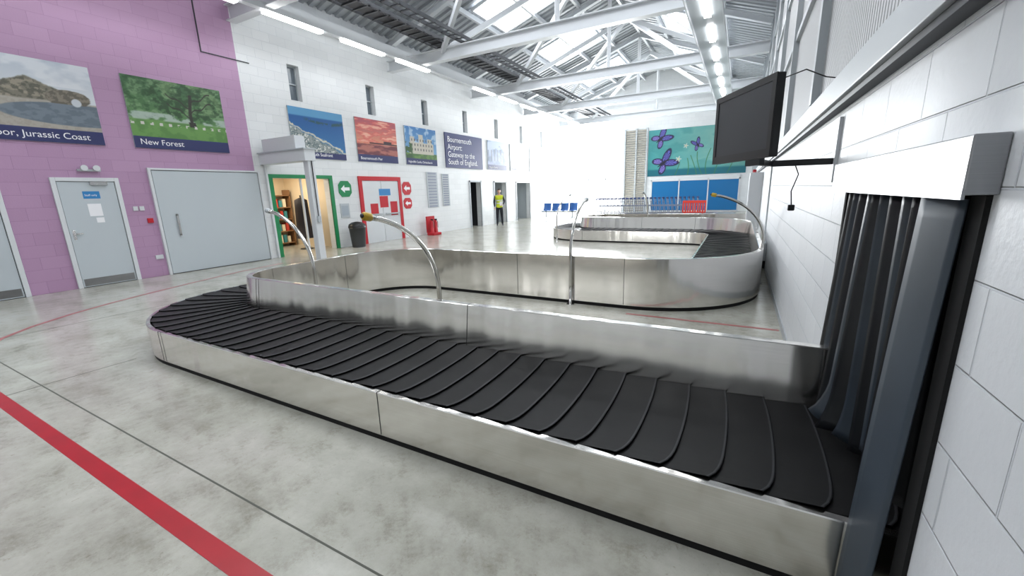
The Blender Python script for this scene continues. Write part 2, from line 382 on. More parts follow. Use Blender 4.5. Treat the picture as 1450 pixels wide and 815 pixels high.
def at(s):
    s=max(0,min(S_[-1]-1e-6,s))
    i=min(len(P)-2,max(0,bisect.bisect_right(S_,s)-1)); k=(s-S_[i])/(S_[i+1]-S_[i])
    p=P[i].lerp(P[i+1],k); t=TT[i].lerp(TT[i+1],k).normalized()
    return p,Vector((t.y,-t.x))
def sweep(name,sec,mt,p):
    V=[];Fc=[];m=len(sec)
    for i,q in enumerate(P):
        n=Vector((TT[i].y,-TT[i].x))
        for (v,z) in sec: V.append((q.x+n.x*v,q.y+n.y*v,z))
    for i in range(len(P)-1):
        for k in range(m):
            k2=(k+1)%m; Fc.append((i*m+k,(i+1)*m+k,(i+1)*m+k2,i*m+k2))
    Fc.append(tuple(range(m))); Fc.append(tuple(reversed(range((len(P)-1)*m,len(P)*m))))
    o=obj(name,V,Fc,mt,p)
    bm=bmesh.new(); bm.from_mesh(o.data); bmesh.ops.recalc_face_normals(bm,faces=bm.faces[:])
    for e in bm.edges:
        if len(e.link_faces)==2 and e.link_faces[0].normal.angle(e.link_faces[1].normal,0)>.35: e.smooth=False
    for fc in bm.faces: fc.smooth=True
    bm.to_mesh(o.data); bm.free()
    return o
CAR=empty('baggage_carousel',(-2,5,0))
sweep('low_skirt',[(-.46,.045),(-.46,.350),(-.457,.356),(-.425,.356),(-.425,.045)],M_steel,CAR)
# barrier leans back slightly on the belt side
sweep('inner_barrier',[(.48,.34),(.529,.695),(.534,.70),(.590,.70),(.595,.695),(.590,.05),(.565,.05),(.565,.34)],M_steel,CAR)
sweep('skirt_shadow_plinth',[(-.450,0),(-.450,.05),(-.37,.05),(-.37,0)],M_void,CAR)  # recessed plinth, coloured near-black as the shadow gap below the skirt
sweep('barrier_shadow_plinth',[(.50,0),(.50,.33),(.558,.33),(.578,.05),(.578,0)],M_void,CAR)  # near-black colour paints the shadow line at the barrier foot
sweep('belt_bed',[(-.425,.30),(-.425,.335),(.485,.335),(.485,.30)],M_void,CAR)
V=[];Fc=[]
def seam(s,sec):
    n0=len(V); m=len(sec)
    for w in (-.003,.003):
        q,n=at(s+w)
        for (v,z) in sec: V.append((q.x+n.x*v,q.y+n.y*v,z))
    for k in range(m-1): Fc.append((n0+k,n0+k+1,n0+m+k+1,n0+m+k))
arcs=[(S_[1],S_[23]),(S_[24],S_[46]),(S_[47],S_[69]),(S_[70],S_[92]),(S_[93],S_[115])]
ss=[3.48,6.42]+[x for a in arcs for x in (a[0]+.02,a[1]-.02)]+[S_[46]+1.6,S_[69]+1.6,S_[69]+3.2,S_[92]+1.5]
for s in ss:
    seam(s,[(-.4615,.05),(-.4615,.350),(-.4575,.3575),(-.425,.3575)])
    seam(s-.06,[(.4810,.36),(.5275,.695),(.533,.7015),(.591,.7015),(.5965,.695),(.5917,.06)])
obj('panel_seams',V,Fc,M_seam,CAR)
V=[];Fc=[];FM=[]; pitch=.203; NV=22; s0=.1
while s0<S_[-1]-.3:
    base=len(V)
    for j in range(NV+1):
        v=-.422+(.478+.422)*j/NV; u=(v-.028)/.45; w=abs(u)
        # gentle arc plus a rounded corner on the low (passenger) side
        ls=s0-.022*(1-w**2)-.040*((1-w**8) if u<0 else 1)
        for (ds,z) in ((.0,.350),(.0,.3665),(.004,.3688),(.012,.3685),(.30,.347)):
            q,n=at(ls+ds); V.append((q.x+n.x*v,q.y+n.y*v,z))
    for j in range(NV):
        for r in range(4):
            a=base+j*5+r; Fc.append((a,a+5,a+6,a+1)); FM.append((2,1,1,0)[r])
    s0+=pitch
recalc(obj('rubber_slats',V,Fc,None,CAR,mats=[M_rubber,M_lipshine,M_edgeshade],fm=FM))

def arm(pos,dirv,h=1.45,reach=.75,knob=True):
    E=empty('emergency_stop_arm',(pos[0],pos[1],0)); d=Vector((dirv[0],dirv[1],0)); pts=[]
    b=Vector((pos[0],pos[1],0))
    for z in (0,.3,.6,.72): pts.append(b+Vector((0,0,z)))
    for i in range(1,15):
        a=math.radians(78*i/14)
        pts.append(b+Vector((0,0,.72))+d*(reach*(1-math.cos(a))/(1-math.cos(math.radians(78))))+Vector((0,0,(h-.72)*math.sin(a)/math.sin(math.radians(78)))))
    tube('steel_tube',pts,.022,M_steel2,E,12)
    cyl('base_flange',(pos[0],pos[1]),.055,0,.012,M_steel2,E)
    e=pts[-1]; dd=(pts[-1]-pts[-2]).normalized()
    tube('button_box',[e-dd*.02,e-dd*.01,e+dd*.05,e+dd*.06],[.02,.032,.032,.024],M_yellow if knob else M_grey,E,12)
    tube('stop_button',[e+dd*.06,e+dd*.07,e+dd*.078],[.012,.018,.01],M_dgrey,E,10)
arm((-2.42,2.98),(0,-1)); arm((-4.72,3.35),(-1,0),knob=False); arm((-2.03,5.43),(0,1),reach=.64,knob=False); arm((.38,7.8),(-1,0)); arm((-5.0,12.15),(.2,1),knob=False); arm((-2.6,14.0),(0,-1),knob=False)

# ------------------------------------------------------------ wall hood, opening and strip curtain
Hd=empty('curtain_hood',(XR,2.2,1.6))
box('hood_cover',(XR-.065,XR-.001),(1.40,3.06),(1.56,1.70),M_steelH,Hd,.004)
box('hood_lip',(XR-.067,XR-.06),(1.398,3.062),(1.55,1.575),M_steelH,Hd)
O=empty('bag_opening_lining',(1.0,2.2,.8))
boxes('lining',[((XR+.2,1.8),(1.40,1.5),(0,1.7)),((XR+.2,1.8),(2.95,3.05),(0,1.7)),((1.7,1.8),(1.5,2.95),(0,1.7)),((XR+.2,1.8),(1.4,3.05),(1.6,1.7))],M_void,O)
boxes('jamb_shadow_frame',[((XR-.012,XR+.2),(1.43,1.505),(0,1.56)),((XR-.012,XR+.2),(2.945,2.985),(.0,1.56))],M_void,O)  # near-black jambs, the near one painting the opening's shadowed edge
M_stripA=mat('pvc_strip_slate',(60,70,80),.5,noise=.25,nscale=3,spec=.4)
M_stripB=mat('pvc_strip_black',(20,23,27),.42,noise=.3,nscale=4,spec=.5)
M_stripSheen=mat('pvc_strip_sheen_slate',(48,57,66),.42,noise=.3,nscale=4,spec=.5)
SC=empty('strip_curtain',(.48,2.2,1.0))
def strip(y,w,ztop,zbot,x0,ang,lean,curl,i,mt,dy=0.,tw=.0,bw=.008):
    V=[];Fc=[];NU=6;NZ=26
    for a in range(NZ+1):
        t=a/NZ; z=ztop+(zbot-ztop)*t
        an=ang+tw*t
        kick=curl*max(0,(t-.82)/.18)**2
        for b in range(NU+1):
            u=(b/NU-.5)*w*(.8+.2*t); bow=bw*math.cos((b/NU-.5)*math.pi)
            V.append((x0+lean*t-kick+math.sin(an)*u-bow*math.cos(an), y+dy*t+math.cos(an)*u+bow*math.sin(an), z+.02*(b/NU-.5)*(1 if i%2 else -1)*(t>.99)))
    for a in range(NZ):
        for b in range(NU):
            q=a*(NU+1)+b; Fc.append((q,q+1,q+NU+2,q+NU+1))
    o=obj('strip_%d'%i,V,Fc,mt,SC,True)
    md=o.modifiers.new('thick','SOLIDIFY'); md.thickness=.005
    return o
rs=random.Random(11)
ys=[2.87,2.75,2.63,2.51,2.39,2.27,2.15,2.02,1.89,1.76]
tm=[M_stripB,M_stripSheen,M_stripB,M_stripSheen,M_stripB,M_stripSheen,M_stripB,M_stripSheen,M_stripB,M_stripB]  # alternate strips painted lighter to give the curtain its sheen
for i,y in enumerate(ys):
    strip(y,.105,1.549,.385+.05*rs.random()+(.04 if i>6 else 0),.55,-1.0+.4*rs.random(),-.035 if i<5 else .02*rs.random(),.07*rs.random() if i<6 else 0,i,tm[i],dy=.04*rs.random()-.02,tw=.35*rs.random()-.15)
strip(1.57,.23,1.549,.06,.485,-.20,-.035,.0,20,M_stripA,dy=.03,tw=.12,bw=.002)

# ------------------------------------------------------------ floor markings
boxes('floor_marking_red',[((-7.0,.5),(.685,.775),(0,.002))],M_redtape)
V=[];Fc=[]
pts=[(-7.0,.73),(-8.0,1.23),(-8.4,1.6),(-8.75,2.07),(-9.05,2.6),(-9.28,3.12),(-9.65,4.1),(-10.0,5.2),(-10.2,6.4)]
for i,q in enumerate(pts):
    a=Vector(pts[max(0,i-1)]);b=Vector(pts[min(len(pts)-1,i+1)]);t=(b-a).normalized();n=Vector((-t.y,t.x))*.03
    V+=[(q[0]+n.x,q[1]+n.y,.0015),(q[0]-n.x,q[1]-n.y,.0015)]
for i in range(len(pts)-1): Fc.append((2*i,2*i+1,2*i+3,2*i+2))
obj('floor_marking_curve',V,Fc,mat('faded_red_tape',(172,100,100),.4))
boxes('floor_marking_red.001',[((-1.2,.5),(5.25,5.30),(0,.002))],mat('faded_red_tape',(190,110,112),.4))
boxes('trim_floor_joints',[((XL,XR),(.985,.995),(0,.001)),((-5.5,-5.492),(YB,1.68),(0,.0012)),((XL,-6.7),(4.9,4.91),(0,.001)),((-8.0,-7.99),(YB,26),(0,.0011)),((XL,XR),(8.9,8.91),(0,.001))],M_joint)

# ------------------------------------------------------------ poster painting
def vnoise(U,Vv,sc,seed=0,octv=4):
    r=np.zeros_like(U); amp=1.;tot=0
    for o in range(octv):
        rs=np.random.RandomState(seed+o*17); g=rs.rand(80,80)
        x=U*sc*(2**o)%79; y=Vv*sc*(2**o)%79; xi=x.astype(int); yi=y.astype(int); fx=x-xi; fy=y-yi
        fx=fx*fx*(3-2*fx); fy=fy*fy*(3-2*fy)
        a=g[yi%80,xi%80];b=g[yi%80,(xi+1)%80];c=g[(yi+1)%80,xi%80];d=g[(yi+1)%80,(xi+1)%80]
        r+=amp*((a*(1-fx)+b*fx)*(1-fy)+(c*(1-fx)+d*fx)*fy); tot+=amp; amp*=.55
    return r/tot
def mixc(A,mask,col):
    mask=np.clip(mask,0,1)[...,None]; return A*(1-mask)+np.array(col,float)/255.*mask
def grad(T,c0,c1):
    T=np.clip(T,0,1)[...,None]; return np.array(c0)/255.*(1-T)+np.array(c1)/255.*T
def sm(x,w=.15): return np.clip(x/w+.5,0,1)
def p_jurassic(U,V):
    n=vnoise(U,V,5,1); n2=vnoise(U,V*1.3,16,2); n3=vnoise(U*1.5,V,34,7)
    A=grad((V-.6)/.4,(218,222,228),(190,200,212)); A=mixc(A,sm(n-.5)*.6*(V>.7),(238,240,243))
    ridge=.62+.16*np.exp(-((U-.62)/.14)**2)+.08*np.exp(-((U-.30)/.12)**2)+.06*(vnoise(U,U*0,14,3)-.5)-.12*sm(U-.88,.1)
    land=sm(ridge-V,.02); A=mixc(A,land,(126,122,108)); A=mixc(A,land*sm(n2-.5,.1)*.7,(168,158,140)); A=mixc(A,land*sm(n3-.56,.1)*.7,(82,82,72))
    A=mixc(A,sm(.50+.03*n-V,.02),(176,170,160)); A=mixc(A,sm(.50-V,.02)*sm(n3-.52,.1)*.3,(148,140,128))
    bay=sm(1-(((U-.88)/.44)**2+((V-.36)/.14)**2),.08); A=mixc(A,bay,(104,116,128)); A=mixc(A,bay*sm(n2-.5,.1)*.35,(146,158,166))
    arch=sm(1-(((U-.84)/.13)**2+((V-.56)/.11)**2)+.4*(n2-.5),.12)*(V>.49); A=mixc(A,arch,(104,98,88)); A=mixc(A,arch*sm(n3-.52,.1)*.7,(150,142,126)); A=mixc(A,sm(1-(((U-.88)/.03)**2+((V-.52)/.05)**2),.3),(204,210,216))
    return A
def p_forest(U,V):
    n=vnoise(U,V,10,5); n2=vnoise(U,V,26,6)
    A=grad((V-.3)/.7,(96,140,84),(58,98,62)); A=mixc(A,sm(n-.5)*.6,(140,172,128)); A=mixc(A,sm(n2-.55)*.5,(40,74,44))
    A=mixc(A,sm(.42-V,.03),(108,154,82)); A=mixc(A,sm(.42-V,.03)*sm(n-.52)*.5,(74,120,60)); A=mixc(A,sm(V-.41,.02)*sm(.52-V,.02)*sm(n-.45)*.8,(186,198,194))
    can=((U-.62)/.36)**2+((V-.76)/.27)**2; A=mixc(A,sm(1.1-can+.9*(n2-.5),.3)*sm(n2-.42,.1)*.85,(46,78,46)); A=mixc(A,sm(1-can,.3)*sm(n-.55)*.6,(120,152,104))
    A=mixc(A,sm(.017+.02*(V<.44)-abs(U-.63-.015*np.sin(V*9)),.01)*(V>.36)*(V<.85),(50,48,42))
    for k,sg in ((.5,-1),(.58,1),(.64,-1),(.72,1)):
        A=mixc(A,sm(.010-abs(V-(k+abs(U-.63)*.75+.02*np.sin(U*40))),.008)*((U-.63)*sg>0)*(abs(U-.63)<.24),(50,48,42))
    A=mixc(A,sm(np.sin(U*70)-.4)*(V>.34)*(V<.38)*(n2>.42)*1.,(212,210,202))
    return A
def p_sea(U,V):
    n=vnoise(U,V,9,9); n2=vnoise(U,V,24,8); A=grad(V,(60,124,176),(20,82,148)); A=mixc(A,sm(V-.84,.03),(92,156,200))
    land=sm(.62-.5*U+.16*(n-.5)-V,.04); A=mixc(A,land,(148,156,154)); A=mixc(A,land*sm(n2-.5,.08),(66,90,96)); A=mixc(A,land*sm(n2-.6,.08),(216,216,210))
    A=mixc(A,sm(.018-abs(V-.66+.5*U-.16*(n-.5)),.02),(222,212,188)); A=mixc(A,sm(.03-abs(V-.76-.03*np.sin(U*7)),.02)*sm(U-.3)*sm(n2-.42,.1),(40,84,92)); return A
def p_pier(U,V):
    n=vnoise(U*.6,V*2.4,7,12); A=grad((V-.3)/.7,(238,170,124),(168,78,94)); A=mixc(A,sm(n-.5)*.8,(214,86,80)); A=mixc(A,sm(n-.6)*.7,(246,210,180))
    A=mixc(A,sm(.42-V,.02),(112,56,64)); A=mixc(A,sm(.42-V,.02)*sm(n-.5)*.7,(206,132,112)); A=mixc(A,sm(.015-abs(V-.45),.01)*(U>.3),(48,26,36))
    A=mixc(A,sm(.1-abs(U-.75),.02)*(V>.45)*(V<.52)*1.,(52,28,38)); return A
def p_castle(U,V):
    n=vnoise(U,V,10,15); A=grad(V,(158,194,220),(60,122,184)); A=mixc(A,sm(n-.55)*.6*(V>.6),(226,234,240)); A=mixc(A,(V<.32)*1.,(98,136,66)); A=mixc(A,(V<.32)*(n>.5)*.6,(60,96,52))
    for a,b,h in ((.12,.9,.6),(.15,.28,.74),(.42,.56,.82),(.7,.84,.72)): A=mixc(A,(U>a)*(U<b)*(V>.3)*(V<h)*1.,(200,194,180))
    A=mixc(A,(U>.12)*(U<.9)*(V>.32)*(V<.7)*(np.sin(U*70)>.4)*(np.sin(V*50)>.1)*1.,(100,102,102)); A=mixc(A,sm(.2-U,.05)*(n>.4)*(V<.6),(60,92,52)); return A
def p_misc(seed,c0,c1,c2):
    def fn(U,V):
        n=vnoise(U,V,6,seed); A=grad(V,c0,c1); A=mixc(A,sm(n+.3*(.5-V)-.55)*.9,c2); A=mixc(A,(np.sin(U*40)>.7)*(V>.3)*(V<.6+.2*n)*.8,(90,96,110)); return A
    return fn
def p_butter(U,V):
    n=vnoise(U,V,5,30); A=grad(U*.9+.5*(n-.5),(66,150,152),(158,196,180)); A=mixc(A,sm(n-.6)*.5,(48,134,136)); A=mixc(A,sm(.14-V,.04),(20,104,120))
    def bf(A,cx,cy,s,an):
        c,sn=math.cos(an),math.sin(an); x=((U-cx)*2*c+(V-cy)*sn)/s; y=(-(U-cx)*2*sn+(V-cy)*c)/s
        for (ox,oy,rx,ry,ro,col,cl2) in ((-.35,.55,.32,.78,.55,(34,32,70),(96,94,180)),(.35,.55,.32,.78,-.55,(34,32,70),(96,94,180)),(-.42,-.35,.3,.52,-.6,(34,32,70),(130,116,196)),(.42,-.35,.3,.52,.6,(34,32,70),(130,116,196))):
            cc,s2=math.cos(ro),math.sin(ro); X=(x-ox)*cc+(y-oy)*s2; Y=-(x-ox)*s2+(y-oy)*cc; dd=(X/rx)**2+(Y/ry)**2
            A=mixc(A,sm(1-dd,.2),col); A=mixc(A,sm(.5-dd,.15)*(np.sin(np.arctan2(Y,X)*9)>-.6),cl2)
        return mixc(A,sm(1-((x/.07)**2+(y/.6)**2),.3),(24,18,34))
    A=bf(A,.13,.80,.2,-.9); A=bf(A,.17,.28,.24,-1.0); A=bf(A,.52,.62,.12,.5)
    for (cx,cy,s) in ((.33,.35,.07),(.40,.62,.06),(.72,.66,.10),(.86,.55,.09),(.80,.3,.07)):
        d=(((U-cx)*2)**2+(V-cy)**2)**.5/s; th=np.arctan2(V-cy,(U-cx)*2); A=mixc(A,sm(.65+.3*np.cos(5*th)-d,.1)*.8,(204,204,196)); A=mixc(A,sm(.2-d,.1),(216,200,120))
    for k in range(7):
        x0=.3+.09*k; A=mixc(A,sm(.004-abs(U-x0-.05*np.sin(V*4+k)),.003)*(V<.3+.06*k),(60,120,80))
    return A
def poster(name,fn,y0,y1,z0,z1,caption='',x=XL,nu=130,nv=96,band=.17,size=.13,axis='y',off=.1):
    E=empty(name,((x,(y0+y1)/2,(z0+z1)/2) if axis=='y' else ((y0+y1)/2,x,(z0+z1)/2)))
    if axis=='y': box('backing',(x+.001,x+.035),(y0,y1),(z0,z1),M_grey,E)
    else: box('backing',(y0,y1),(x-.035,x-.001),(z0,z1),M_grey,E)
    U,Vv=np.meshgrid(np.linspace(0,1,nu+1),np.linspace(0,1,nv+1)); A=fn(U,Vv)
    if band>0: A=mixc(A,(Vv<band)*1.,(50,56,104))
    A=np.clip(A,0,1); Lc=np.where(A<=.04045,A/12.92,((A+.055)/1.055)**2.4)*.9
    if axis=='y': V=[(x+.037,y0+(y1-y0)*u,z0+(z1-z0)*w) for u,w in zip(U.ravel(),Vv.ravel())]
    else: V=[(y0+(y1-y0)*u,x-.037,z0+(z1-z0)*w) for u,w in zip(U.ravel(),Vv.ravel())]
    Fc=[(j*(nu+1)+i,j*(nu+1)+i+1,(j+1)*(nu+1)+i+1,(j+1)*(nu+1)+i) for j in range(nv) for i in range(nu)]
    o=obj('print',V,Fc,M_print,E); at_=o.data.color_attributes.new('Col','FLOAT_COLOR','POINT')
    buf=np.ones((len(V),4),dtype=np.float32); buf[:,:3]=Lc.reshape(-1,3); at_.data.foreach_set('color',buf.ravel())
    if caption: text(caption,size,(x+.04,y0+off,z0+.075),RL,M_txt,E)
    return E
poster('scenic_poster',p_jurassic,1.45,3.79,2.75,4.17,'Durdle Door, Jurassic Coast',size=.158,nu=240,nv=150,off=.31)
poster('scenic_poster',p_forest,4.27,6.14,2.75,4.18,'New Forest',size=.165,nu=220,nv=170)
poster('scenic_poster',p_sea,7.87,9.70,2.75,4.13,'Bournemouth Seafront',band=.13)
poster('scenic_poster',p_pier,10.19,12.05,2.75,4.15,'Bournemouth Pier')
poster('scenic_poster',p_castle,12.5,14.35,2.75,4.15,'Highcliffe Castle, Christchurch',size=.115)
poster('scenic_poster',p_misc(40,(140,150,190),(190,205,230),(110,130,160)),18.4,20.35,2.75,4.15,'Historic Dorset')
poster('scenic_poster',p_misc(50,(160,160,165),(200,204,210),(130,120,120)),20.75,22.9,2.75,4.15,'Christchurch')
poster('scenic_poster',p_misc(60,(180,176,180),(210,214,220),(150,150,150)),23.2,25.3,2.75,4.15,'Poole')
E=empty('welcome_sign',(XL,16.4,3.4)); box('panel',(XL+.001,XL+.04),(14.96,17.9),(2.72,4.17),M_navy,E)
for k,t in enumerate(['Bournemouth','Airport:','Gateway to the','South of England.']):
    text(t,.33,(XL+.044,15.12,3.80-.31*k),RL,M_txt,E)
poster('butterfly_mural',p_butter,-5.7,.15,2.35,5.3,'',x=YF,nu=260,nv=140,band=0,axis='x')

# ------------------------------------------------------------ doors and signs on the left wall
def door(name,y0,y1,zt,leaf=M_door,frame=M_frame,fw=.07,kick=True):
    E=empty(name,(XL,(y0+y1)/2,0))
    boxes('frame',[((XL,XL+.05),(y0,y0+fw),(0,zt)),((XL,XL+.05),(y1-fw,y1),(0,zt)),((XL,XL+.05),(y0+fw,y1-fw),(zt-fw,zt))],frame,E,.004)
    boxes('shadow_gap',[((XL,XL+.01),(y0+fw,y1-fw),(0,zt-fw))],M_dgrey,E)
    box('leaf',(XL+.01,XL+.03),(y0+fw+.01,y1-fw-.01),(.012,zt-fw-.01),leaf,E,.002)
    if kick: box('kick_plate',(XL+.03,XL+.033),(y0+fw+.03,y1-fw-.03),(.03,.17),M_steelH,E)
    return E
E=door('door_1',1.2,2.24,2.12)
E=door('door_2',2.87,3.86,2.12)
boxes('handle',[((XL+.03,XL+.035),(2.99,3.03),(.95,1.13)),((XL+.05,XL+.065),(2.99,3.13),(1.05,1.07)),((XL+.03,XL+.06),(3.0,3.02),(1.05,1.07))],M_chrome,E)
box('blue_notice',(XL+.03,XL+.034),(3.27,3.52),(1.72,1.86),mat('notice_blue',(50,130,190),.5),E)
text('Staff only',.05,(XL+.035,3.29,1.77),RL,M_txt,E)
boxes('white_notices',[((XL+.03,XL+.034),(3.3,3.5),(1.38,1.62)),((XL+.03,XL+.034),(3.38,3.5),(1.25,1.35))],M_txt,E)
box('closer',(XL+.03,XL+.08),(3.4,3.66),(1.98,2.04),M_chrome,E)
E=empty('door_3',(XL,5.6,0))
boxes('frame',[((XL,XL+.06),(4.38,4.43),(0,2.34)),((XL,XL+.06),(4.43,6.78),(2.30,2.34)),((XL,XL+.06),(6.74,6.78),(0,2.30))],M_frame,E)
box('shadow_gap',(XL,XL+.02),(4.43,6.74),(0,2.3),M_dgrey,E)
box('leaf',(XL+.02,XL+.045),(4.445,6.725),(.015,2.285),M_door,E,.003)
boxes('pull_handle',[((XL+.07,XL+.085),(4.72,4.76),(.85,1.35)),((XL+.045,XL+.085),(4.72,4.76),(.87,.89)),((XL+.045,XL+.085),(4.72,4.76),(1.31,1.33))],M_chrome,E)
E=empty('door_4',(XL,8.05,0))
boxes('green_frame',[((XL-.02,XL+.03),(7.02,7.14),(0,2.27)),((XL-.02,XL+.03),(8.95,9.07),(0,2.27)),((XL-.02,XL+.03),(7.14,8.95),(2.17,2.27))],M_green,E)
box('glazed_side_frame',(XL-.1,XL-.05),(8.0,8.05),(0,2.17),M_roofw,E)
M_warm=mat('warm_shop_wall',(222,206,178),.6)
boxes('wall_shop_interior',[((XL-2.9,XL-2.8),(6.8,9.4),(0,2.6)),((XL-2.8,XL-.25),(6.8,6.9),(0,2.6)),((XL-2.8,XL-.25),(9.3,9.4),(0,2.6)),((XL-2.9,XL-.25),(6.8,9.4),(2.5,2.6))],M_warm)
E=empty('shop_shelf_unit',(XL-2.5,8.2,0)); 
boxes('shelves',[((XL-2.78,XL-2.4),(7.2,9.2),(z,z+.03)) for z in (.1,.5,.9,1.3,1.7)]+[((XL-2.78,XL-2.4),(y,y+.03),(0,1.9)) for y in (7.2,8.2,9.17)],mat('shelf_wood',(140,104,72),.5),E)
goods=[];gi=[]
for z in (.13,.53,.93,1.33):
    y=7.26
    while y<9.05:
        if not 8.12<y<8.24:
            goods.append(((XL-2.7,XL-2.45),(y,y+.1),(z,z+.2+.08*random.random()))); gi.append(random.randrange(4))
        y+=.14
boxes('goods',goods,None,E,mats=[mat('goods_red',(190,60,50)),mat('goods_teal',(60,140,150)),mat('goods_cream',(235,225,200)),mat('goods_dark',(50,40,44))],fmi=gi)
E=empty('coat_stand_display',(XL-1.0,8.6,0)); tube('post',[(XL-1.0,8.6,0),(XL-1.0,8.6,1.7)],.02,M_dgrey,E); cyl('base_disc',(XL-1.0,8.6),.2,0,.02,M_dgrey,E)
tube('hanging_coat',[(XL-1.0,8.6,.35),(XL-1.0,8.6,.8),(XL-1.0,8.6,1.3),(XL-1.0,8.6,1.55),(XL-1.0,8.6,1.62)],[.26,.22,.2,.19,.05],mat('coat_cloth',(36,32,36),.8),E,14)
li=bpy.data.lights.new('shop_lamp','AREA'); li.energy=45; li.size=1.2; li.color=(1,.88,.7); lo=link(bpy.data.objects.new('shop_lamp',li)); lo.location=(XL-1.5,8.1,2.45)
E=empty('door_5',(XL,11.07,0))
boxes('red_frame',[((XL,XL+.05),(10.08,10.22),(0,2.27)),((XL,XL+.05),(11.92,12.06),(0,2.27)),((XL,XL+.05),(10.22,11.92),(2.13,2.27))],M_red,E)
boxes('leaves',[((XL,XL+.03),(10.22,11.06),(0,2.12)),((XL,XL+.03),(11.08,11.92),(0,2.12))],M_frame,E,.003)
boxes('door_notices',[((XL+.03,XL+.035),(10.95,11.35),(1.2,1.6)),((XL+.03,XL+.035),(10.5,10.85),(1.0,1.35)),((XL+.03,XL+.035),(11.45,11.8),(.9,1.4))],M_red,E)
boxes('blue_notice',[((XL+.03,XL+.035),(10.95,11.5),(1.62,1.85))],mat('notice_blue',(50,130,190),.5),E)
boxes('push_bars',[((XL+.05,XL+.09),(10.3,10.98),(.95,1.0)),((XL+.05,XL+.09),(11.16,11.84),(.95,1.0))],M_grey,E)
def hexsign(name,yc,zc,ry,rz,mt):
    E=empty(name,(XL,yc,zc)); 
    pr=[(-1,-.5),(-.55,-1),(.55,-1),(1,-.5),(1,.5),(.55,1),(-.55,1),(-1,.5)]
    V=[(XL+.002,yc+a*ry,zc+b*rz) for a,b in pr]+[(XL+.02,yc+a*ry,zc+b*rz) for a,b in pr]
    Fc=[tuple(reversed(range(8))),tuple(range(8,16))]+[(i,(i+1)%8,8+(i+1)%8,8+i) for i in range(8)]
    obj('plate',V,Fc,mt,E)
    ar=[(-.7,0),(-.1,.5),(-.1,.2),(.7,.2),(.7,-.2),(-.1,-.2),(-.1,-.5)]
    obj('arrow',[(XL+.022,yc+a*ry,zc+b*rz) for a,b in ar],[(0,6,5,4,3,2,1)],M_txt,E)
hexsign('green_exit_sign',9.52,1.86,.25,.25,M_green); hexsign('red_exit_sign',12.4,1.86,.24,.24,M_red); hexsign('red_exit_sign',12.4,1.3,.22,.2,M_red)
def notice(y0,y1,z0,z1,rows,cols,col=(90,96,130)):
    E=empty('notice_board',(XL,(y0+y1)/2,z0)); box('board',(XL+.002,XL+.02),(y0,y1),(z0,z1),M_grey,E)
    L=[]
    for r in range(rows):
        for c in range(cols):
            a=y0+(y1-y0)*(c+.12)/cols; b=y0+(y1-y0)*(c+.88)/cols; lo_=z0+(z1-z0)*(r+.15)/rows; hi=z0+(z1-z0)*(r+.85)/rows; L.append(((XL+.02,XL+.023),(a,b),(lo_,hi)))
    boxes('sheets',L,mat('notice_sheet_%d'%col[0],col,.5),E)
notice(13.6,14.3,1.07,2.5,12,1,(140,146,160)); notice(14.6,15.1,1.1,2.45,14,1,(130,136,150)); notice(9.25,9.6,.95,1.4,1,1,(160,170,180)); notice(23.4,24.6,1.2,2.2,2,3,(130,140,160))
E=empty('emergency_light',(XL,3.4,2.3)); box('plate',(XL,XL+.05),(3.28,3.62),(2.24,2.28),M_grey,E)
for y in (3.36,3.54): tube('spot',[(XL+.05,y,2.3),(XL+.14,y,2.3)],[.04,.055],M_roofw,E)
boxes('light_switch',[((XL,XL+.02),(4.0,4.08),(1.45,1.54)),((XL,XL+.02),(4.11,4.19),(1.45,1.54))],M_roofw)
boxes('fire_call_point',[((XL,XL+.03),(4.2,4.3),(1.18,1.28))],M_red)
boxes('socket_outlet',[((XL,XL+.02),(4.2,4.34),(.38,.47))],M_roofw)
boxes('wall_conduit',[((XL,XL+.02),(5.9,5.92),(5.0,6.35)),((XL,XL+.02),(5.9,7.0),(4.98,5.0))],M_dgrey)

E=empty('roller_shutter_portal',(-10.4,7.0,0))
box('header_box',(XL+.005,-9.42),(6.86,7.16),(2.5,2.78),M_roofw,E,.008)
box('post',(-9.62,-9.44),(6.94,7.12),(0,2.5),M_roofw,E,.006)
box('guide_rail',(XL+.005,XL+.07),(6.95,7.0),(0,2.5),M_roofw,E)
box('motor_box',(-11.1,-9.75),(6.88,7.16),(2.80,3.12),M_roofw,E,.008)
boxes('header_cap',[((XL+.005,-9.38),(6.83,7.18),(2.775,2.80))],M_grey,E)
box('floor_plate',(-9.66,-9.40),(6.9,7.16),(0,.012),M_grey,E)
tube('cable',[(-9.42,7.03,2.5),(-9.42,7.03,1.1)],.012,M_dgrey,E)
box('key_switch',(-9.44,-9.39),(6.99,7.07),(1.0,1.15),M_grey,E)

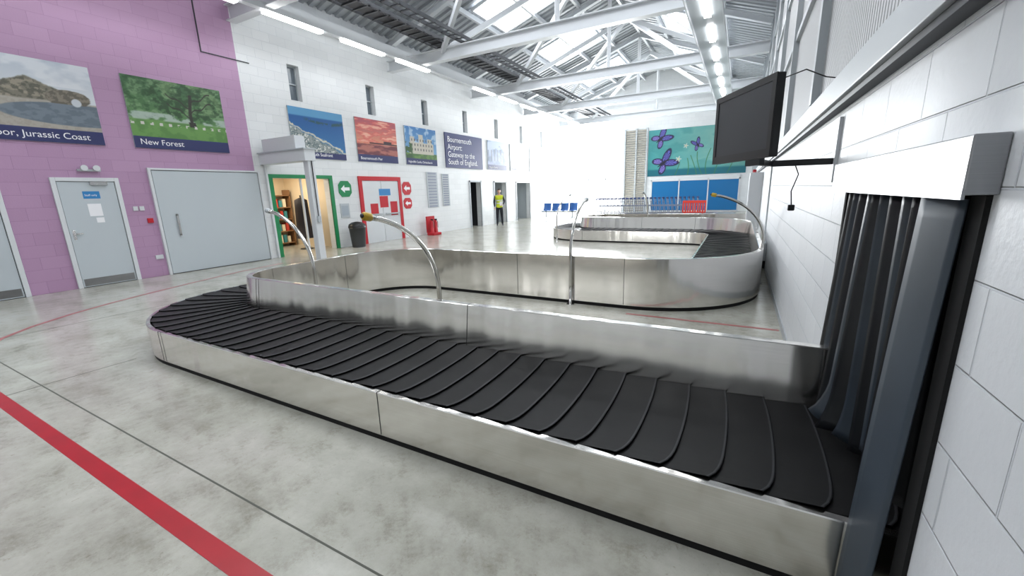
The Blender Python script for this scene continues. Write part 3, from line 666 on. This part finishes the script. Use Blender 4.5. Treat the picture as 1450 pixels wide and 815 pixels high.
E=empty('waste_bin',(-10.85,9.45,0)); M_bin=mat('bin_grey_plastic',(62,64,68),.45)
tube('body',[(-10.85,9.45,0),(-10.85,9.45,.03),(-10.85,9.45,.62)],[.2,.21,.26],M_bin,E,24)
tube('lid',[(-10.85,9.45,.62),(-10.85,9.45,.66),(-10.85,9.45,.74),(-10.85,9.45,.80),(-10.85,9.45,.82)],[.275,.275,.25,.15,.03],M_black,E,24)
box('flap',(-10.63,-10.6),(9.33,9.57),(.64,.72),M_dgrey,E)
E=empty('fire_extinguisher_stand',(-10.85,13.3,0))
box('base_tray',(-11.0,-10.65),(13.05,13.55),(0,.1),M_red,E,.02); box('back_panel',(-11.02,-10.97),(13.05,13.55),(.1,.75),M_red,E,.01)
for y in (13.18,13.42):
    tube('extinguisher_body',[(-10.83,y,.1),(-10.83,y,.5),(-10.83,y,.56),(-10.83,y,.6)],[.075,.075,.05,.02],M_red,E,16)
    box('valve_lever',(-10.87,-10.75),(y-.012,y+.012),(.6,.64),M_black,E)
    tube('hose',[(-10.8,y,.6),(-10.72,y,.55),(-10.72,y,.3)],.012,M_black,E,8)

E=empty('beam_seating',(-9.6,23.8,0)); 
tube('beam_bar',[(-10.8,23.8,.36),(-8.5,23.8,.36)],.035,M_grey,E)
for x in (-10.5,-8.8):
    beam('leg',(x,23.8,.36),(x,23.8,.03),.06,.06,M_grey,E); beam('foot',(x,23.5,.02),(x,24.1,.02),.06,.04,M_grey,E)
for i in range(4):
    x0=-10.78+.57*i
    V=[]; prof=[(23.5,.44),(23.55,.455),(23.7,.43),(23.9,.42),(24.0,.44),(24.06,.52),(24.1,.7),(24.13,.84),(24.14,.87)]
    for (y,z) in prof: V+=[(x0,y,z),(x0+.5,y,z)]
    Fc=[(2*k,2*k+1,2*k+3,2*k+2) for k in range(len(prof)-1)]
    o=obj('seat_shell_%d'%i,V,Fc,M_blue,E,True); md=o.modifiers.new('s','SOLIDIFY'); md.thickness=.02
    beam('seat_bracket',(x0+.25,23.8,.38),(x0+.25,23.85,.42),.1,.04,M_grey,E)

def trolley_verts():
    return [((0,0,.12),(0,.95,.12)),((.55,0,.12),(.55,.95,.12)),((0,.95,.12),(.55,.95,.12)),((0,0,.12),(.55,0,.12)),
          ((0,0,.12),(0,-.12,1.0)),((.55,0,.12),(.55,-.12,1.0)),((0,-.12,1.0),(.55,-.12,1.0)),((0,-.05,.6),(.55,-.05,.6)),
          ((0,-.05,.6),(0,.3,.55)),((.55,-.05,.6),(.55,.3,.55)),((0,.3,.55),(.55,.3,.55)),((.14,0,.12),(.14,.95,.12)),((.41,0,.12),(.41,.95,.12)),
          ((0,-.08,.8),(.55,-.08,.8))]
def bars(name,segs,r,mt,p):
    V=[];Fc=[]
    for a,b in segs:
        a=Vector(a);b=Vector(b);t=(b-a).normalized();up=Vector((0,0,1)) if abs(t.z)<.9 else Vector((1,0,0));s=t.cross(up).normalized();u=s.cross(t);n=len(V)
        for q in (a,b):
            for k in range(6): an=k*math.pi/3; V.append(q+s*math.cos(an)*r+u*math.sin(an)*r)
        Fc+=[(n+k,n+(k+1)%6,n+6+(k+1)%6,n+6+k) for k in range(6)]
    return obj(name,V,Fc,mt,p,True)
E=empty('luggage_trolley_row',(-4.5,26,0)); segs=[];wh=[];hd=[]; tv=trolley_verts()
for i in range(26):
    ox=-7.9+.235*i; rot=lambda q:(ox+q[1]*1.0,26.0+q[0],q[2])
    for a,b in tv: segs.append((rot(a),rot(b)))
    hd.append(((ox-.16,ox-.08),(26.0,26.55),(.95,1.06)))
    for (a,b) in ((0,.05),(.55,.05),(.27,.9)):
        wh.append(((ox+b-.06,ox+b+.06),(26+a-.02,26+a+.02),(0,.12)))
bars('frames',segs,.022,mat('zinc_trolley_frame',(130,134,150),.4,metal=.4),E)
boxes('handles',hd,mat('trolley_handle_blue',(50,60,110),.4),E,.01); boxes('wheels',wh,M_black,E,.02)
E=empty('plastic_barrier',(-2.2,25.1,0)); M_or=mat('barrier_orange',(214,56,42),.5)
boxes('rails',[((-2.8,-1.6),(25.07,25.13),(.72,.86)),((-2.8,-1.6),(25.08,25.12),(.2,.26))]+[((x,x+.07),(25.08,25.12),(.26,.72)) for x in [-2.8+.1256*k for k in range(10)]],M_or,E,.006)
boxes('feet',[((x,x+.08),(24.85,25.35),(0,.06)) for x in (-2.7,-1.8)]+[((x+.01,x+.06),(25.08,25.12),(.06,.22)) for x in (-2.7,-1.8)],M_or,E)

E=empty('blue_hoarding_panels',(-2.5,YF,1.2)); M_bl=mat('hoarding_blue',(0,104,162),.4)
boxes('panels',[((x,x+1.68),(YF-.05,YF-.01),(.1,2.0)) for x in (-5.35,-3.6,-1.85)],M_bl,E)
boxes('frames',[((x-.07,x),(YF-.08,YF-.01),(0,2.1)) for x in (-5.35,-3.6,-1.85,-.1)]+[((-5.42,-.1),(YF-.08,YF-.01),(2.0,2.3))],M_roofw,E)
E=empty('roller_grille',(-6.5,YF,2.7)); 
boxes('slats',[((-7.2,-5.85),(YF-.06,YF-.02),(.05+k*.15,.05+k*.15+.11)) for k in range(36)],mat('grille_beige',(160,156,146),.5),E)
boxes('guides',[((x-.05,x+.05),(YF-.12,YF-.01),(0,5.5)) for x in (-7.25,-6.5,-5.8)],M_grey,E)
E=empty('control_cabinet',(.4,14,0)); box('body',(.2,XR-.003),(14.2,15.1),(0,1.95),M_roofw,E,.01); boxes('door_panel',[((.19,.2),(14.25,15.05),(.1,1.85))],M_frame,E,.003)
cyl('beacon',(.3,14.3),.05,1.95,2.03,M_red,E)
E=empty('junction_box',(.45,9.5,.3)); box('enclosure',(.38,XR-.003),(9.3,9.7),(.15,.5),M_grey,E,.01); tube('conduit',[(.48,9.5,.5),(.48,9.5,2.04)],.015,M_grey,E); box('base',(.4,XR-.003),(9.35,9.65),(0,.15),M_dgrey,E)
boxes('baseboard_right',[((XR-.01,XR),(3.1,9.2),(0,.08))],M_grey)

# ------------------------------------------------------------ TV on arm
E=empty('wall_mounted_tv',(-.035,3.0,1.95))
d=Vector((.459,-.889,0)); nrm=Vector((-.889,-.459,0)); c0=Vector((-.035,3.0,1.955))
def tvbox(name,u0,u1,w0,w1,z0,z1,mt,bevel=0):
    V=[]
    for z in (z0,z1):
        for (u,w) in ((u0,w0),(u1,w0),(u1,w1),(u0,w1)):
            q=c0+d*u+nrm*w; V.append((q.x,q.y,c0.z+z))
    o=obj(name,V,BF,mt,E); recalc(o)
    if bevel: md=o.modifiers.new('b','BEVEL'); md.width=bevel; md.segments=2
    return o
tvbox('casing',-.335,.335,-.045,-.004,-.21,.21,M_black,.006)
tvbox('casing_back',-.25,.25,-.09,-.045,-.15,.15,M_black,.015)
for a in ((-.335,.335,.175,.21),(-.335,.335,-.21,-.165),(-.335,-.30,-.165,.175),(.30,.335,-.165,.175)): tvbox('bezel',a[0],a[1],-.004,.004,a[2],a[3],M_black)
tvbox('screen',-.30,.30,-.004,0,-.165,.175,mat('tv_screen',(56,58,62),.4,spec=.35),0)
tvbox('rear_bracket',-.08,.08,-.12,-.09,-.24,.1,M_dgrey)
q=c0+nrm*-.12
beam('arm_inner',(q.x,q.y,1.735),(.16,3.40,1.735),.035,.035,M_black,E)
beam('arm_outer',(.16,3.40,1.735),(XR-.02,3.47,1.735),.035,.04,M_black,E)
box('wall_plate',(XR-.02,XR-.001),(3.42,3.52),(1.6,2.0),M_roofw,E)
tube('power_cable',[(.3,3.42,1.73),(.33,3.44,1.66),(.30,3.44,1.55),(.31,3.44,1.46)],.004,M_black,E,6)
box('plug',(.29,.33),(3.42,3.46),(1.42,1.46),M_black,E,.006)
tube('aerial_cable',[(.02,3.0,2.1),(.15,3.2,2.22),(.3,3.4,2.3),(.42,3.5,2.26),(.5,3.5,2.24)],.004,M_black,E,6)

# ------------------------------------------------------------ person in hi-vis
def skin(name,nodes,edges,sub=2):
    me=bpy.data.meshes.new(name); me.from_pydata([n[:3] for n in nodes],edges,[]); o=link(bpy.data.objects.new(name,me))
    sk=o.modifiers.new('skin','SKIN'); sk.use_smooth_shade=True
    for i,n in enumerate(nodes):
        v=me.skin_vertices[0].data[i]; v.radius=(n[3],n[4] if len(n)>4 else n[3]); v.use_root=(i==0)
    sb=o.modifiers.new('sub','SUBSURF'); sb.levels=sub; sb.render_levels=sub
    bpy.context.view_layer.update()
    m2=bpy.data.meshes.new_from_object(o.evaluated_get(bpy.context.evaluated_depsgraph_get())); bpy.data.objects.remove(o)
    q=link(bpy.data.objects.new(name,m2)); return q
def person(px,py,rot):
    E=empty('person_in_hi_vis_vest',(px,py,0))
    N=[(0,0,.95,.15,.11),(0,0,1.12,.13,.10),(0,.0,1.30,.165,.115),(0,0,1.43,.13,.09),(0,0,1.50,.055,.055),(0,-.01,1.56,.05,.05),
       (-.17,0,1.42,.065),(-.24,.0,1.16,.05),(-.22,-.07,.93,.036),
       (.17,0,1.42,.065),(.26,.02,1.17,.05),(.17,-.16,1.04,.036),
       (-.09,0,.88,.10),(-.11,-.02,.50,.07),(-.12,.02,.12,.048),(-.13,-.10,.05,.045,.04),
       (.09,0,.88,.10),(.11,-.02,.50,.07),(.13,.02,.12,.048),(.15,-.10,.05,.045,.04)]
    ed=[(0,1),(1,2),(2,3),(3,4),(4,5),(3,6),(6,7),(7,8),(3,9),(9,10),(10,11),(0,12),(12,13),(13,14),(14,15),(0,16),(16,17),(17,18),(18,19)]
    b=skin('body',N,ed)
    ms=[mat('cloth_dark_trousers',(32,34,42),.8),mat('hi_vis_yellow',(204,216,40),.6),mat('dark_sleeve',(40,44,56),.8),mat('skin_tone',(205,160,136),.5),mat('shoe_black',(18,18,18),.4),mat('reflective_band',(215,218,220),.3)]
    for m in ms: b.data.materials.append(m)
    for p_ in b.data.polygons:
        c=p_.center; z=c.z
        i=0
        if z<.1: i=4
        elif abs(c.x)>.185 and z>.9 : i=2
        elif z>1.47: i=3
        elif z>.9: i=5 if (1.06<z<1.11 or (1.2<z<1.25)) else 1
        if z>.9 and z<1.1 and c.y<-.1 and c.x>.1: i=2
        p_.material_index=i
    bm=bmesh.new(); bmesh.ops.create_uvsphere(bm,u_segments=24,v_segments=18,radius=1.)
    for v in bm.verts:
        x,y,z=v.co; w=1-.22*max(0,-z)**1.5; v.co=Vector((x*.077*w,y*.098*w-(.01 if y<0 and z<0 else 0),z*.118))
        if y<-.8 and abs(x)<.25 and -.35<z<.1: v.co.y-=.014
    bm.transform(Matrix.Translation((0,-.01,1.655))); me=bpy.data.meshes.new('head'); bm.to_mesh(me); bm.free()
    h=link(bpy.data.objects.new('head',me)); me.materials.append(ms[3]); me.polygons.foreach_set('use_smooth',[True]*len(me.polygons))
    bm=bmesh.new(); bmesh.ops.create_uvsphere(bm,u_segments=24,v_segments=16,radius=1.)
    bmesh.ops.delete(bm,geom=[v for v in bm.verts if (v.co.z<.25 and v.co.y<.1) or v.co.z<-.5],context='VERTS')
    for v in bm.verts: v.co=Vector((v.co.x*.084,v.co.y*.105,v.co.z*.126))
    bm.transform(Matrix.Translation((0,-.004,1.66))); me=bpy.data.meshes.new('hair'); bm.to_mesh(me); bm.free()
    hr=link(bpy.data.objects.new('hair',me)); me.materials.append(mat('hair_brown',(52,38,30),.7))
    parts=[b,h,hr]
    M_eye=mat('eye_dark',(25,22,22),.2)
    for x in (-.03,.03): parts.append(tube('eye',[(x,-.098,1.665),(x,-.106,1.665)],[.011,.006],M_eye,None,8))
    parts.append(tube('mouth',[(-.025,-.098,1.60),(0,-.106,1.597),(.025,-.098,1.60)],.005,mat('lips',(160,90,84),.5),None,8))
    for x in (-.08,.08): parts.append(tube('ear',[(x,.0,1.63),(x*1.08,.005,1.65),(x,.0,1.685)],[.008,.013,.008],ms[3],None,8))
    for (hx,hy,hz,dx,dy,dz) in ((-.22,-.08,.92,0,-.15,-1),(.17,-.17,1.035,-.75,-.6,-.1)):
        dv=Vector((dx,dy,dz)).normalized(); sd=dv.cross(Vector((1,0,0)) if abs(dv.z)>.5 else Vector((0,0,1))).normalized(); nd=dv.cross(sd)
        w=Vector((hx,hy,hz)); nn=[tuple(w)+(.026,.018),tuple(w+dv*.05)+(.034,.018),tuple(w+dv*.085)+(.034,.015)]; ee=[(0,1),(1,2)]
        hand=skin('palm',nn,ee,1); hand.data.materials.append(ms[3]); parts.append(hand)
        for k,(o_,l) in enumerate(((-.027,.06),(-.009,.075),(.009,.07),(.026,.055))):
            a=w+dv*.08+sd*o_; parts.append(tube('finger_%d'%k,[a,a+dv*l*.5+nd*.004,a+dv*l*.8+nd*.018,a+dv*l+nd*.03],[.0095,.009,.008,.006],ms[3],None,8))
        a=w+dv*.03+sd*-.03; parts.append(tube('thumb',[a,a+dv*.03-sd*.02+nd*.01,a+dv*.055-sd*.02+nd*.02],[.012,.010,.007],ms[3],None,8))
    parts.append(box('clipboard',(.02,.16),(-.245,-.235),(.98,1.18),M_txt))
    Mx=Matrix.Translation((px,py,0))@Matrix.Rotation(rot,4,'Z')
    for q in parts:
        q.data.transform(Mx); par(q,E)
person(-10.2,17.55,.55)

# ------------------------------------------------------------ light
w=bpy.data.worlds.new('world'); scene.world=w; w.use_nodes=True
bg=w.node_tree.nodes['Background']; bg.inputs[0].default_value=(.95,.98,1,1); bg.inputs[1].default_value=5.
def area(name,loc,rot,sx,sy,e,col=(1,1,1)):
    l=bpy.data.lights.new(name,'AREA'); l.shape='RECTANGLE'; l.size=sx; l.size_y=sy; l.energy=e; l.color=col
    o=link(bpy.data.objects.new(name,l)); o.location=loc; o.rotation_euler=rot; return o
area('glazing_daylight',(-9.25,YF+.2,2.9),(math.radians(-90),0,0),3.4,5.,1800,(.95,.98,1))
